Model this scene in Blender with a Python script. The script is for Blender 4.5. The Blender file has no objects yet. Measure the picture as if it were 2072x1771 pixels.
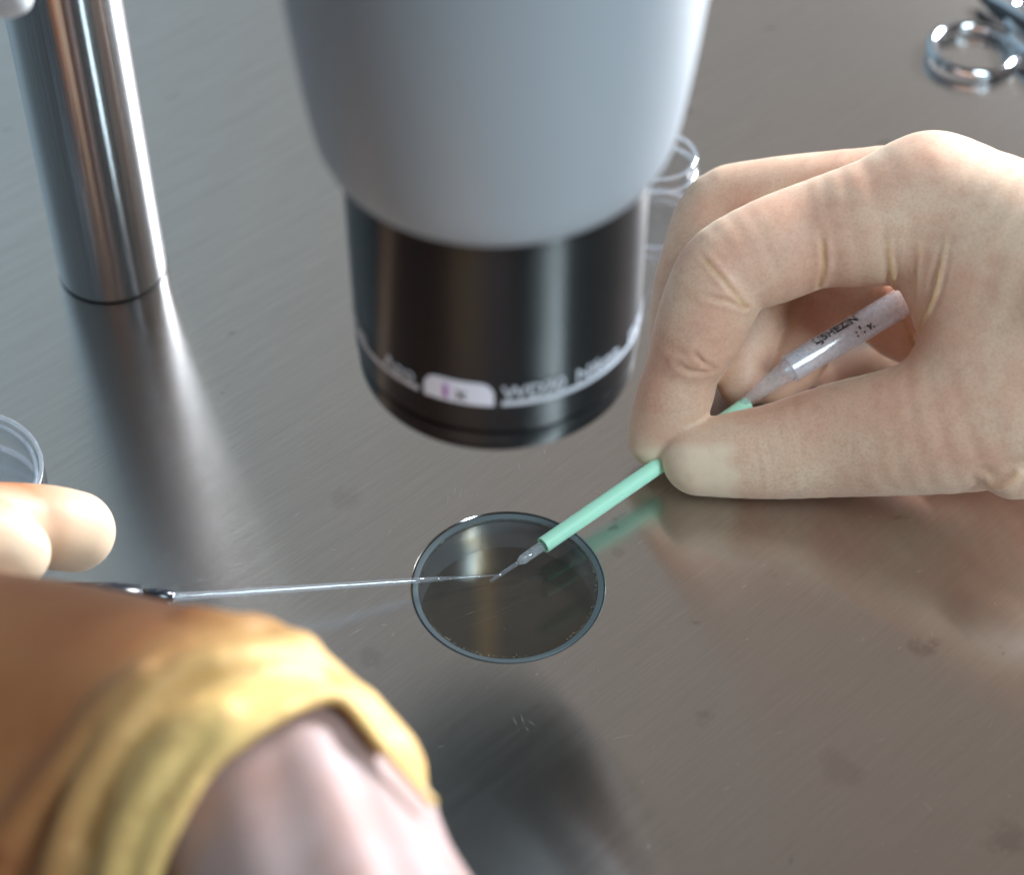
import bpy, bmesh, math, random
import numpy as np
from mathutils import Vector, Matrix

random.seed(7); rng = np.random.default_rng(11)
S = 0.001                                   # everything below is laid out in millimetres
sc = bpy.context.scene
COL = sc.collection

# ------------------------------------------------------------------ camera
F = 4247.0; CX, CY = 1036.0, 885.5; DEP = math.radians(47)
fw = np.array([0, math.cos(DEP), -math.sin(DEP)])
up = np.array([0, math.sin(DEP), math.cos(DEP)])
rt = np.array([1.0, 0, 0])
def ray(u, v): return fw + rt*(u-CX)/F - up*(v-CY)/F
_r0 = ray(1028, 1185); CAM = -_r0/np.linalg.norm(_r0)*493.0
def atz(u, v, z):                           # place on the horizontal plane at height z
    r = ray(u, v); return CAM + r*((z-CAM[2])/r[2])
def atd(u, v, d): return CAM + ray(u, v)*d  # place at distance d
def pxmm(p): return F/((p-CAM) @ fw)

cam = bpy.data.cameras.new('camera'); camo = bpy.data.objects.new('camera', cam)
COL.objects.link(camo); sc.camera = camo
camo.location = Vector(CAM*S)
camo.rotation_euler = (math.radians(90)-DEP, 0, 0)
cam.sensor_width = 36; cam.lens = F/2072*36
cam.clip_start = 0.01; cam.clip_end = 50
cam.dof.use_dof = True; cam.dof.focus_distance = 0.496; cam.dof.aperture_fstop = 7.8
cam.dof.aperture_blades = 0

# ------------------------------------------------------------------ world and lamps
w = bpy.data.worlds.new('World'); sc.world = w; w.use_nodes = True
nt = w.node_tree; bg = nt.nodes['Background']
tc = nt.nodes.new('ShaderNodeTexCoord'); sx = nt.nodes.new('ShaderNodeSeparateXYZ')
nt.links.new(tc.outputs['Generated'], sx.inputs[0])
def ramp_node(sock, stops):
    r = nt.nodes.new('ShaderNodeValToRGB'); nt.links.new(sock, r.inputs[0]); c = r.color_ramp
    c.elements[0].position, c.elements[0].color = stops[0][0], (*stops[0][1], 1)
    c.elements[1].position, c.elements[1].color = stops[-1][0], (*stops[-1][1], 1)
    for p, q in stops[1:-1]: c.elements.new(p).color = (*q, 1)
    return r.outputs[0]
mr = nt.nodes.new('ShaderNodeMapRange'); nt.links.new(sx.outputs['Z'], mr.inputs[0]); mr.inputs[1].default_value = -1
# room: pale cool wall in front of the operator, warm grey ceiling, dim side where the operator stands
zr = ramp_node(mr.outputs[0], [(0.0, (.08, .07, .06)), (.5, (.27, .28, .29)), (.78, (.53, .53, .525)), (.86, (.445, .385, .345)), (.93, (.315, .26, .228)), (1.0, (.16, .14, .12))])
my = nt.nodes.new('ShaderNodeMapRange'); nt.links.new(sx.outputs['Y'], my.inputs[0]); my.inputs[1].default_value = -1
yr = ramp_node(my.outputs[0], [(0.0, (.17, .155, .15)), (.50, (.34, .33, .32)), (.68, (1, 1, 1)), (1.0, (1, 1, 1))])
mx0 = nt.nodes.new('ShaderNodeMapRange'); nt.links.new(sx.outputs['X'], mx0.inputs[0]); mx0.inputs[1].default_value = -1
xr = ramp_node(mx0.outputs[0], [(0.0, (1.0, 1.45, 1.8)), (.36, (.98, 1.40, 1.68)), (.45, (.93, 1.08, 1.16)), (.56, (.84, .84, .83)), (1.0, (.80, .77, .73))])
m0 = nt.nodes.new('ShaderNodeMix'); m0.data_type = 'RGBA'; m0.blend_type = 'MULTIPLY'; m0.inputs[0].default_value = 1
nt.links.new(zr, m0.inputs[6]); nt.links.new(xr, m0.inputs[7])
mm = nt.nodes.new('ShaderNodeMix'); mm.data_type = 'RGBA'; mm.blend_type = 'MULTIPLY'; mm.inputs[0].default_value = 1
nt.links.new(m0.outputs[2], mm.inputs[6]); nt.links.new(yr, mm.inputs[7])
nt.links.new(mm.outputs[2], bg.inputs['Color']); bg.inputs['Strength'].default_value = 0.9

def area(name, loc, target, sx_, sy_, power, color):
    l = bpy.data.lights.new(name, 'AREA'); l.shape = 'RECTANGLE'; l.size = sx_; l.size_y = sy_
    l.energy = power; l.color = color
    o = bpy.data.objects.new(name, l); COL.objects.link(o); o.location = loc
    o.rotation_euler = (Vector(target)-Vector(loc)).to_track_quat('-Z', 'Y').to_euler()
    return o
area('window_light_back', (1.05, 0.85, 0.62), (0.08, 0.0, 0.03), 0.5, 0.5, 70, (0.88, 0.94, 1.0))
area('window_light_front', (0.62, -0.55, 1.0), (0, 0.0, 0.05), 0.15, 0.7, 14.5, (0.70, 0.90, 1.0))

sc.view_settings.view_transform = 'Standard'; sc.view_settings.look = 'None'
sc.view_settings.exposure = 0; sc.view_settings.gamma = 1
sc.render.engine = 'CYCLES'
sc.cycles.use_denoising = True
sc.cycles.max_bounces = 10; sc.cycles.transparent_max_bounces = 16
sc.cycles.sample_clamp_indirect = 6
sc.cycles.caustics_refractive = False

# ------------------------------------------------------------------ materials
class M:
    def __init__(s, name):
        s.m = bpy.data.materials.new(name); s.m.use_nodes = True
        s.nt = s.m.node_tree; s.b = s.nt.nodes['Principled BSDF']; s.out = s.nt.nodes['Material Output']
    def n(s, t, **kw):
        x = s.nt.nodes.new('ShaderNode'+t)
        for k, v in kw.items():
            if k.startswith('_'): setattr(x, k[1:], v)
            else: x.inputs[k.replace('__', ' ')].default_value = v
        return x
    def l(s, a, b): s.nt.links.new(a, b)
    def set(s, **kw):
        for k, v in kw.items(): s.b.inputs[k.replace('__', ' ')].default_value = v
        return s
    def mix(s, fac, a, b):
        x = s.nt.nodes.new('ShaderNodeMix'); x.data_type = 'RGBA'
        for sock, v in ((x.inputs[0], fac), (x.inputs[6], a), (x.inputs[7], b)):
            if hasattr(v, 'is_output') or isinstance(v, bpy.types.NodeSocket): s.l(v, sock)
            else: sock.default_value = v if not isinstance(v, tuple) else (*v, 1)[:4]
        return x.outputs[2]
    def math(s, op, a, b=0.0, clamp=False):
        x = s.nt.nodes.new('ShaderNodeMath'); x.operation = op; x.use_clamp = clamp
        for i, v in ((0, a), (1, b)):
            if isinstance(v, bpy.types.NodeSocket): s.l(v, x.inputs[i])
            else: x.inputs[i].default_value = v
        return x.outputs[0]
    def ramp(s, v, p0, p1, c0=(0, 0, 0), c1=(1, 1, 1)):
        x = s.nt.nodes.new('ShaderNodeValToRGB'); s.l(v, x.inputs[0])
        x.color_ramp.elements[0].position = p0; x.color_ramp.elements[0].color = (*c0, 1)
        x.color_ramp.elements[1].position = p1; x.color_ramp.elements[1].color = (*c1, 1)
        return x.outputs[0]
    def coords(s, scale=(1, 1, 1), rot=(0, 0, 0)):
        t = s.n('TexCoord'); r = s.n('Mapping'); r.inputs['Rotation'].default_value = rot
        q = s.n('Mapping'); q.inputs['Scale'].default_value = scale
        s.l(t.outputs['Object'], r.inputs[0]); s.l(r.outputs[0], q.inputs[0]); return q.outputs[0]
    def noise(s, vec, scale, detail=3, rough=.5):
        x = s.n('TexNoise', Scale=scale, Detail=detail, Roughness=rough); s.l(vec, x.inputs['Vector'])
        return x.outputs['Fac']
    def bump(s, h, strength, dist):
        x = s.n('Bump', Strength=strength, Distance=dist); s.l(h, x.inputs['Height'])
        s.l(x.outputs[0], s.b.inputs['Normal']); return x

GR = math.radians(43)                       # direction of the brushing on the steel sheet
def mat_steel_sheet():
    m = M('brushed_steel_sheet')
    gv = m.coords((70, 1700, 1), (0, 0, -GR)); fine = m.noise(gv, 1, 4, .6)
    gv2 = m.coords((22, 420, 1), (0, 0, -GR)); mid = m.noise(gv2, 1, 3, .6)
    cl = m.noise(m.coords((9, 30, 9), (0, 0, -GR)), 1, 4, .6)
    st = m.noise(m.coords((45, 70, 45), (0, 0, -GR)), 1, 5, .65)
    fc = m.ramp(fine, .25, .75, (.60, .575, .555), (.68, .655, .64))
    fc = m.mix(m.math('MULTIPLY', m.ramp(mid, .35, .75), .10), fc, (.36, .34, .33))
    fc = m.mix(m.math('MULTIPLY', m.ramp(cl, .45, .75), .07), fc, (.48, .41, .36))
    fc = m.mix(m.math('MULTIPLY', m.ramp(st, .665, .72), .45), fc, (.20, .165, .15))
    # dried smears left on the sheet
    tcs = m.n('TexCoord'); wob = m.noise(m.coords(), 160, 4, .7)
    for u, v, ra, st_ in ((1870, 1308, 6.0, .55), (1430, 1452, 4.5, .30), (1560, 1165, 3.5, .30), (1700, 1560, 9, .22), (2030, 1700, 8, .40), (1250, 1120, 3.5, .25), (700, 1010, 7, .2), (760, 1330, 6, .25)):
        q = atz(u, v, 0); dn = m.n('VectorMath', _operation='DISTANCE'); m.l(tcs.outputs['Object'], dn.inputs[0]); dn.inputs[1].default_value = tuple(q*S)
        bl = m.math('SUBTRACT', 1.0, m.math('DIVIDE', dn.outputs['Value'], ra*S), True)
        bl = m.ramp(m.math('MULTIPLY', bl, m.math('MULTIPLY', wob, wob)), .09, .20)
        fc = m.mix(m.math('MULTIPLY', bl, st_*.7), fc, (.24, .19, .17))
    m.l(fc, m.b.inputs['Base Color'])
    r = m.ramp(mid, .2, .8, (.15,)*3, (.19,)*3); m.l(r, m.b.inputs['Roughness'])
    m.set(Metallic=1.0, Anisotropic=1.0)
    cv = m.n('CombineXYZ', X=-math.sin(GR), Y=math.cos(GR), Z=0.0); m.l(cv.outputs[0], m.b.inputs['Tangent'])
    h = m.math('ADD', fine, m.math('MULTIPLY', mid, .5)); m.bump(h, .10, .00006)
    return m.m
def mat_post():
    m = M('brushed_steel_post')
    f = m.noise(m.coords((2500, 2500, 5)), 1, 3); d = m.noise(m.coords((60, 60, 14)), 1, 4)
    c = m.mix(m.ramp(f, .3, .7), (.55, .57, .60), (.74, .76, .79))
    c = m.mix(m.math('MULTIPLY', m.ramp(d, .5, .7), .35), c, (.36, .34, .33)); m.l(c, m.b.inputs['Base Color'])
    m.l(m.ramp(f, .2, .8, (.20,)*3, (.26,)*3), m.b.inputs['Roughness']); m.set(Metallic=1.0, Anisotropic=1.0)
    cv = m.n('CombineXYZ', Z=1.0); m.l(cv.outputs[0], m.b.inputs['Tangent'])
    m.bump(f, .05, .00004); return m.m
def mat_paint(name, col, rough, spec=.5, metal=0.0, coat=0.0, var=.06):
    m = M(name)
    d = m.noise(m.coords(), 35, 4)
    c = m.mix(d, tuple(x*(1-var) for x in col), tuple(min(1, x*(1+var)) for x in col)); m.l(c, m.b.inputs['Base Color'])
    m.set(Roughness=rough, Metallic=metal)
    m.b.inputs['Specular IOR Level'].default_value = spec; m.b.inputs['Coat Weight'].default_value = coat
    g = m.noise(m.coords(), 1500, 2); m.bump(g, .03, .00006)
    return m.m
def mat_latex(name, cream, pink, sss, spots=1.0, free=(.74, .58, .43), sheen=.18):
    m = M(name)
    v = m.coords()
    a = m.noise(v, 210, 5, .7); b = m.noise(v, 55, 3); c = m.noise(v, 1400, 3, .7)
    col = m.mix(m.ramp(b, .35, .68), pink, cream)
    col = m.mix(m.math('MULTIPLY', m.ramp(a, .46, .68), .30*spots), col, tuple(x*y for x, y in zip(pink, (.72, .55, .52))))
    col = m.mix(m.math('MULTIPLY', m.ramp(c, .46, .62), .30*spots), col, tuple(x*y for x, y in zip(pink, (.75, .66, .62))))
    at = m.n('Attribute', _attribute_name='loose')
    lf = m.math('MULTIPLY', at.outputs['Fac'], m.ramp(a, .28, .50, (.55,)*3, (1,)*3))
    col = m.mix(lf, col, free)
    pa = m.n('Attribute', _attribute_name='pale')
    col = m.mix(m.math('MULTIPLY', pa.outputs['Fac'], .9), col, (.72, .60, .44))
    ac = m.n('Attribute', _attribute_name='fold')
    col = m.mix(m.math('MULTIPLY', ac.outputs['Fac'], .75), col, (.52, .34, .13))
    m.l(col, m.b.inputs['Base Color'])
    m.set(Roughness=.52); m.b.inputs['Specular IOR Level'].default_value = .35
    m.b.inputs['Subsurface Weight'].default_value = sss
    m.b.inputs['Subsurface Radius'].default_value = (1.0, .45, .2); m.b.inputs['Subsurface Scale'].default_value = .0028
    m.b.inputs['Sheen Weight'].default_value = sheen; m.b.inputs['Sheen Roughness'].default_value = .4
    m.b.inputs['Sheen Tint'].default_value = (1, .93, .74, 1)
    ws = m.noise(m.coords((400, 1500, 1500), (0, .3, .5)), 1, 3, .6)
    ar = m.n('Attribute', _attribute_name='ridge')
    wv = m.n('TexWave', Scale=1.0, Distortion=2.5, Detail=1.0); wv.inputs['Detail Scale'].default_value = .6
    m.l(m.coords((200, 60, 560), (0, .35, 0)), wv.inputs['Vector'])
    h = m.math('ADD', m.math('MULTIPLY', c, .7), m.math('MULTIPLY', ws, .3))
    h = m.math('ADD', h, m.math('MULTIPLY', m.math('MULTIPLY', wv.outputs['Fac'], ar.outputs['Fac']), .9))
    m.bump(h, .22, .00018)
    return m.m
def mat_skin():
    m = M('wrist_skin')
    v = m.coords(); a = m.noise(v, 60, 4); c = m.noise(v, 900, 3)
    col = m.mix(m.ramp(a, .3, .7), (.35, .21, .18), (.42, .305, .295)); m.l(col, m.b.inputs['Base Color'])
    m.set(Roughness=.5); m.b.inputs['Subsurface Weight'].default_value = .25
    m.b.inputs['Subsurface Radius'].default_value = (1, .3, .15); m.b.inputs['Subsurface Scale'].default_value = .004
    m.bump(c, .25, .0002); return m.m
def mat_clear(name, tint=(1, 1, 1), ior=1.5, rough=.02, haze=0.0, hazecol=(.8, .85, .9), boost=1.0):
    # clear sheet: fresnel mirror over a see-through body, each wall of the thing gives its own reflection
    m = M(name); nt = m.nt
    tr = m.n('BsdfTransparent'); tr.inputs[0].default_value = (*tint, 1)
    gl = m.n('BsdfGlossy', Roughness=rough); geo = m.n('NewGeometry'); dt = m.n('VectorMath', _operation='DOT_PRODUCT')
    m.l(geo.outputs['Normal'], dt.inputs[0]); m.l(geo.outputs['Incoming'], dt.inputs[1])
    f0 = ((ior-1)/(ior+1))**2
    fz = m.math('ADD', m.math('MULTIPLY', m.math('POWER', m.math('SUBTRACT', 1.0, m.math('ABSOLUTE', dt.outputs['Value'])), 5.0), 1-f0), f0)
    dust = m.noise(m.coords(), 900, 3)
    mx = m.n('MixShader'); m.l(m.math('MULTIPLY', fz, boost, True), mx.inputs[0])
    m.l(tr.outputs[0], mx.inputs[1]); m.l(gl.outputs[0], mx.inputs[2]); last = mx
    if haze:
        df = m.n('BsdfTranslucent'); df.inputs[0].default_value = (*hazecol, 1)
        d2 = m.n('BsdfDiffuse'); d2.inputs[0].default_value = (*hazecol, 1)
        m3 = m.n('MixShader', Fac=.5); m.l(df.outputs[0], m3.inputs[1]); m.l(d2.outputs[0], m3.inputs[2])
        m2 = m.n('MixShader'); m.l(m.ramp(dust, .2, .8, (haze*.7,)*3, (min(1, haze*1.2),)*3), m2.inputs[0])
        m.l(mx.outputs[0], m2.inputs[1]); m.l(m3.outputs[0], m2.inputs[2]); last = m2
    m.l(last.outputs[0], m.out.inputs['Surface']); return m.m

MAT = dict(
    sheet=mat_steel_sheet(), post=mat_post(),
    grey=mat_paint('grey_paint', (.34, .365, .40), .5, .4, .1, 0, .03),
    black=mat_paint('satin_black_anodised', (.010, .0105, .0118), .36, .55, 0, .0, .2),
    white=mat_paint('white_print', (.58, .60, .66), .5),
    sticker=mat_paint('white_sticker', (.74, .74, .84), .45),
    violet=mat_paint('violet_print', (.42, .18, .50), .5), ink=mat_paint('grey_print', (.08, .08, .09), .5),
    knob=mat_paint('white_knob', (.75, .77, .8), .35),
    green=mat_paint('mint_green_straw', (.45, .84, .63), .42, .5, 0, .15, .05),
    rim=mat_paint('grey_glass_edge', (.11, .135, .145), .5, .5, .2, .0, .25),
    gap=mat_paint('dark_joint', (.01, .012, .016), .5), crud=mat_paint('dried_residue', (.20, .19, .13), .9, .2, 0, 0, .4),
    handle=mat_paint('black_handle', (.008, .010, .016), .25, .6),
    chrome=mat_paint('polished_steel', (.62, .64, .68), .10, .5, 1.0, 0, .05),
    scratch=mat_paint('bright_scratch', (.85, .85, .88), .35, .5, .8),
    latex=mat_latex('latex_glove', (.70, .515, .375), (.66, .38, .27), .18),
    latex2=mat_latex('latex_glove_left', (.40, .155, .058), (.35, .115, .04), .2, .3, (.76, .50, .19), .03),  # more orange-brown glove, its colour also darkened for the shade it lies in
    skin=mat_skin(),
    glass=mat_clear('stage_glass', (.96, .96, .96), 1.52, .015, 0, boost=1.3),
    capillary=mat_clear('capillary_glass', (.93, .95, .98), 1.6, .08, .14, (.9, .94, 1), boost=2.5),
    plastic=mat_clear('clear_plastic', (.98, .99, 1), 1.5, .03, .0, boost=.9),
    frost=mat_clear('frosted_plastic', (.92, .94, .97), 1.5, .10, .28, (.95, .97, 1)),
)
def turned(m_):
    n_ = m_.node_tree; b = n_.nodes['Principled BSDF']; b.inputs['Anisotropic'].default_value = .97
    c = n_.nodes.new('ShaderNodeCombineXYZ'); c.inputs[2].default_value = 1; n_.links.new(c.outputs[0], b.inputs['Tangent'])
turned(MAT['black'])
def mat_wall():
    m = M('turned_metal_wall')
    f = m.noise(m.coords((40, 40, 900)), 1, 3); st = m.noise(m.coords(), 140, 4)
    c = m.mix(f, (.62, .69, .78), (.78, .84, .90)); c = m.mix(m.math('MULTIPLY', m.ramp(st, .5, .7), .3), c, (.2, .2, .18))
    m.l(c, m.b.inputs['Base Color']); m.set(Metallic=.85, Roughness=.26); return m.m
def mat_floor():
    m = M('dark_bronze_mirror')
    f = m.noise(m.coords((60, 200, 1), (0, 0, -.5)), 1, 3); st = m.noise(m.coords(), 90, 4)
    c = m.mix(f, (.085, .078, .066), (.12, .11, .09)); m.l(c, m.b.inputs['Base Color'])
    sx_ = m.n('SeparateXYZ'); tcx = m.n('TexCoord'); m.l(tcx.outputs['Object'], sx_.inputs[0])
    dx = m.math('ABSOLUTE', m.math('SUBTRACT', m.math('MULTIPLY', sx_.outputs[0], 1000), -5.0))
    gold_sheen = m.math('SUBTRACT', 1.0, m.math('DIVIDE', m.math('ADD', dx, m.math('MULTIPLY', st, 1.5)), 5.0), True)  # soft gold sheen painted into the floor colour, standing for a reflected streak
    c = m.mix(m.math('MULTIPLY', gold_sheen, .9, True), c, (.30, .20, .10)); m.l(c, m.b.inputs['Base Color'])
    m.set(Metallic=.8); m.l(m.ramp(st, .3, .7, (.12,)*3, (.24,)*3), m.b.inputs['Roughness']); return m.m
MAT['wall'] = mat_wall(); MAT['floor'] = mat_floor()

# ------------------------------------------------------------------ object helpers
def link(name, me, mat, parent=None, smooth=True):
    if mat is not None: me.materials.append(mat)
    if smooth:
        me.polygons.foreach_set('use_smooth', np.ones(len(me.polygons), bool))
    o = bpy.data.objects.new(name, me); COL.objects.link(o)
    if parent is not None: o.parent = parent
    return o
def tag(o, label=None, cat=None, group=None, kind=None):
    if label: o['label'] = label
    if cat: o['category'] = cat
    if group: o['group'] = group
    if kind: o['kind'] = kind
    return o
def empty(name, loc, label, cat, group=None):
    o = bpy.data.objects.new(name, None); o.location = Vector(loc)*S; o.empty_display_size = .01
    COL.objects.link(o); tag(o, label, cat, group); return o
def pydata(name, vs, fs, mat, parent=None, smooth=True, org=None):
    me = bpy.data.meshes.new(name); org = np.zeros(3) if org is None else np.asarray(org, float)
    me.from_pydata([tuple((np.asarray(v)-org)*S) for v in vs], [], fs); me.update()
    return link(name, me, mat, parent, smooth)
def lathe(name, prof, center, mat, parent=None, seg=128, axis=None, closed=True, org=None):
    # prof: (r, h) in mm along the axis
    ax = np.array([0, 0, 1.]) if axis is None else np.asarray(axis, float)/np.linalg.norm(axis)
    a = np.cross(ax, [0, 0, 1.] if abs(ax[2]) < .9 else [0, 1., 0]); a /= np.linalg.norm(a); b = np.cross(ax, a)
    vs = []; fs = []; n = len(prof)
    for r, h in prof:
        for k in range(seg):
            t = 2*math.pi*k/seg; vs.append(np.asarray(center)+ax*h+(a*math.cos(t)+b*math.sin(t))*r)
    for i in range(n-1 if not closed else n):
        j = (i+1) % n
        for k in range(seg):
            k2 = (k+1) % seg; fs.append((i*seg+k, i*seg+k2, j*seg+k2, j*seg+k))
    o = pydata(name, vs, fs, mat, parent, True, org)
    bm = bmesh.new(); bm.from_mesh(o.data); bmesh.ops.remove_doubles(bm, verts=bm.verts, dist=1e-7)
    bmesh.ops.recalc_face_normals(bm, faces=bm.faces); bm.to_mesh(o.data); bm.free()
    try: o.data.set_sharp_from_angle(angle=math.radians(38))
    except Exception: pass
    return o
def sweep(name, pts, rad, mat, parent=None, seg=16, cap=True, closed=False, org=None, flat=1.0):
    P = np.array(pts, float); n = len(P); rad = np.broadcast_to(rad, n)
    vs = []; fs = []
    T = np.gradient(P, axis=0) if not closed else np.roll(P, -1, 0)-np.roll(P, 1, 0)
    T /= np.linalg.norm(T, axis=1)[:, None]
    nrm = np.array([0, 0, 1.]) if abs(T[0][2]) < .9 else np.array([1., 0, 0])
    for i in range(n):
        nrm = nrm-T[i]*(nrm@T[i]); nrm /= np.linalg.norm(nrm); b = np.cross(T[i], nrm)
        for k in range(seg):
            t = 2*math.pi*k/seg; vs.append(P[i]+(nrm*math.cos(t)*flat+b*math.sin(t))*rad[i])
    for i in range(n if closed else n-1):
        j = (i+1) % n
        for k in range(seg):
            k2 = (k+1) % seg; fs.append((i*seg+k, i*seg+k2, j*seg+k2, j*seg+k))
    if cap and not closed:
        fs.append(tuple(range(seg))[::-1]); fs.append(tuple((n-1)*seg+k for k in range(seg)))
    return pydata(name, vs, fs, mat, parent, True, org)
def spline(pts, n):
    P = np.array(pts, float); m = len(P); t = np.linspace(0, m-1, n); out = []
    for x in t:
        i = min(int(x), m-2); f = x-i
        p0, p1, p2, p3 = P[max(i-1, 0)], P[i], P[i+1], P[min(i+2, m-1)]
        out.append(.5*((2*p1)+(-p0+p2)*f+(2*p0-5*p1+4*p2-p3)*f*f+(-p0+3*p1-3*p2+p3)*f**3))
    return np.array(out)

# ------------------------------------------------------------------ distance-field modelling of hands
def seg_dist(P, a, b):
    ab = b-a; L = ab@ab+1e-9
    h = np.clip(((P-a)@ab)/L, 0, 1)
    q = P-a-h[..., None]*ab
    return np.sqrt((q*q).sum(-1)), h
def smin(a, b, k):
    h = np.clip(.5+.5*(b-a)/k, 0, 1); return b*(1-h)+a*h-k*h*(1-h)
_cache = {}
def chain_field(P, nodes, k):               # nodes: (xyz, r); the limb follows a smooth curve through them
    key = id(nodes)
    if key not in _cache:
        Q = spline([tuple(p)+(r,) for p, r in nodes], (len(nodes)-1)*3+1); _cache[key] = (nodes, Q)
    Q = _cache[key][1]; d = None
    for a, b in zip(Q[:-1], Q[1:]):
        s, h = seg_dist(P, a[:3], b[:3]); f = s-(a[3]+(b[3]-a[3])*h)
        d = f if d is None else np.minimum(d, f)
    return d
def poly_dist(P, pts):
    d = None
    for a, b in zip(pts[:-1], pts[1:]):
        s, _ = seg_dist(P, a, b); d = s if d is None else np.minimum(d, s)
    return d
def march(u, v, field, d0, d1):
    r = ray(u, v); d = d0
    while d < d1:
        f = float(field((CAM+r*d)[None])[0])
        if f < .05: return CAM+r*d
        d += max(f*.7, .05)
    return None
def surface_nets(V, lo, h):
    s = V < 0; nx, ny, nz = V.shape
    c = np.zeros((nx-1, ny-1, nz-1), np.int8)
    for i in (0, 1):
        for j in (0, 1):
            for k in (0, 1): c += s[i:nx-1+i, j:ny-1+j, k:nz-1+k]
    act = (c > 0) & (c < 8); idx = -np.ones(act.shape, np.int64)
    I = np.argwhere(act); idx[act] = np.arange(len(I))
    acc = np.zeros((len(I), 3)); cnt = np.zeros(len(I))
    cor = [(i, j, k) for i in (0, 1) for j in (0, 1) for k in (0, 1)]
    val = {q: V[I[:, 0]+q[0], I[:, 1]+q[1], I[:, 2]+q[2]] for q in cor}
    for q in cor:
        for ax in range(3):
            if q[ax]: continue
            p = list(q); p[ax] = 1; p = tuple(p); a, b = val[q], val[p]
            m = (a < 0) != (b < 0); t = np.where(m, a/np.where(m, a-b, 1), 0)
            pt = np.array(q, float)[None].repeat(len(I), 0); pt[:, ax] += t
            acc[m] += pt[m]; cnt[m] += 1
    vs = lo+(I+acc/cnt[:, None])*h
    fs = []
    for ax in range(3):
        a1, a2 = [(1, 2), (2, 0), (0, 1)][ax]
        sl0 = [slice(1, None)]*3; sl0[ax] = slice(0, -1); sl1 = [slice(1, None)]*3; sl1[ax] = slice(1, None)
        A = s[tuple(sl0)]; B = s[tuple(sl1)]; E = np.argwhere(A != B)
        off = np.array([1, 1, 1]); off[ax] = 0; E = E+off
        flip = s[E[:, 0], E[:, 1], E[:, 2]]
        ok = np.ones(len(E), bool)
        for q in (a1, a2): ok &= (E[:, q] >= 1) & (E[:, q] < V.shape[q]-1)
        ok &= E[:, ax] < V.shape[ax]-1
        E = E[ok]; flip = flip[ok]
        def g(d1, d2):
            Q = E.copy(); Q[:, a1] -= d1; Q[:, a2] -= d2; return idx[Q[:, 0], Q[:, 1], Q[:, 2]]
        f = np.stack([g(1, 1), g(0, 1), g(0, 0), g(1, 0)], 1)
        f[~flip] = f[~flip][:, ::-1]; fs.append(f)
    return vs, np.concatenate(fs)
def mesh_from(name, vs, fs, mat, parent, attrs=None):
    me = bpy.data.meshes.new(name)
    me.vertices.add(len(vs)); me.vertices.foreach_set('co', (vs*S).astype(np.float32).ravel())
    me.loops.add(len(fs)*4); me.loops.foreach_set('vertex_index', fs.astype(np.int32).ravel())
    me.polygons.add(len(fs)); me.polygons.foreach_set('loop_start', np.arange(0, len(fs)*4, 4, dtype=np.int32))
    me.update(calc_edges=True); me.validate()
    for k, v in (attrs or {}).items():
        at = me.attributes.new(k, 'FLOAT', 'POINT'); at.data.foreach_set('value', v.astype(np.float32))
    return link(name, me, mat, parent)
def build_field(lo, hi, h, field, slab=24):
    lo = np.array(lo, float); n = np.ceil((np.array(hi)-lo)/h).astype(int)
    ys = lo[1]+np.arange(n[1])*h; zs = lo[2]+np.arange(n[2])*h; out = np.empty(tuple(n), np.float32)
    # coarse pass first, fine only near the surface
    q = 5; xs = lo[0]+np.arange(n[0])*h
    cx, cy, cz = [np.arange(0, m, q) for m in n]
    G = np.stack(np.meshgrid(lo[0]+cx*h, lo[1]+cy*h, lo[2]+cz*h, indexing='ij'), -1)+h*(q-1)/2
    Cf = field(G.reshape(-1, 3)).reshape(G.shape[:3])
    out[:] = np.repeat(np.repeat(np.repeat(Cf, q, 0), q, 1), q, 2)[:n[0], :n[1], :n[2]]
    near = np.argwhere(np.abs(Cf) < q*h*1.25+1.2)
    o = np.stack(np.meshgrid(*[np.arange(q)]*3, indexing='ij'), -1).reshape(-1, 3)
    for s0 in range(0, len(near), 4000):
        I = (near[s0:s0+4000, None]*q+o[None]).reshape(-1, 3)
        I = I[(I < n).all(1)]
        out[I[:, 0], I[:, 1], I[:, 2]] = field(lo+I*h)
    return out, lo

# ================================================================== the setting: steel worktop
HR = 22.7                                   # hole radius
vs = []; fs = []; N = 192
radii = [HR, HR+.25, 30, 60, 120, 260, 600, 1400]
for r in radii:
    for k in range(N):
        t = 2*math.pi*k/N; vs.append((r*math.cos(t), r*math.sin(t), 0 if r > HR else -.2))
for k in range(N):
    t = 2*math.pi*k/N; vs.append((HR*math.cos(t), HR*math.sin(t), -2.0))
for i in range(len(radii)-1):
    for k in range(N):
        k2 = (k+1) % N; fs.append((i*N+k, (i+1)*N+k, (i+1)*N+k2, i*N+k2))
b0 = len(radii)*N
for k in range(N):
    k2 = (k+1) % N; fs.append((k, k2, b0+k2, b0+k))
top = pydata('worktop', vs, fs, MAT['sheet'], None, False); tag(top, 'brushed stainless steel worktop with fine diagonal grain and scratches', None, None, 'structure')

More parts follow.
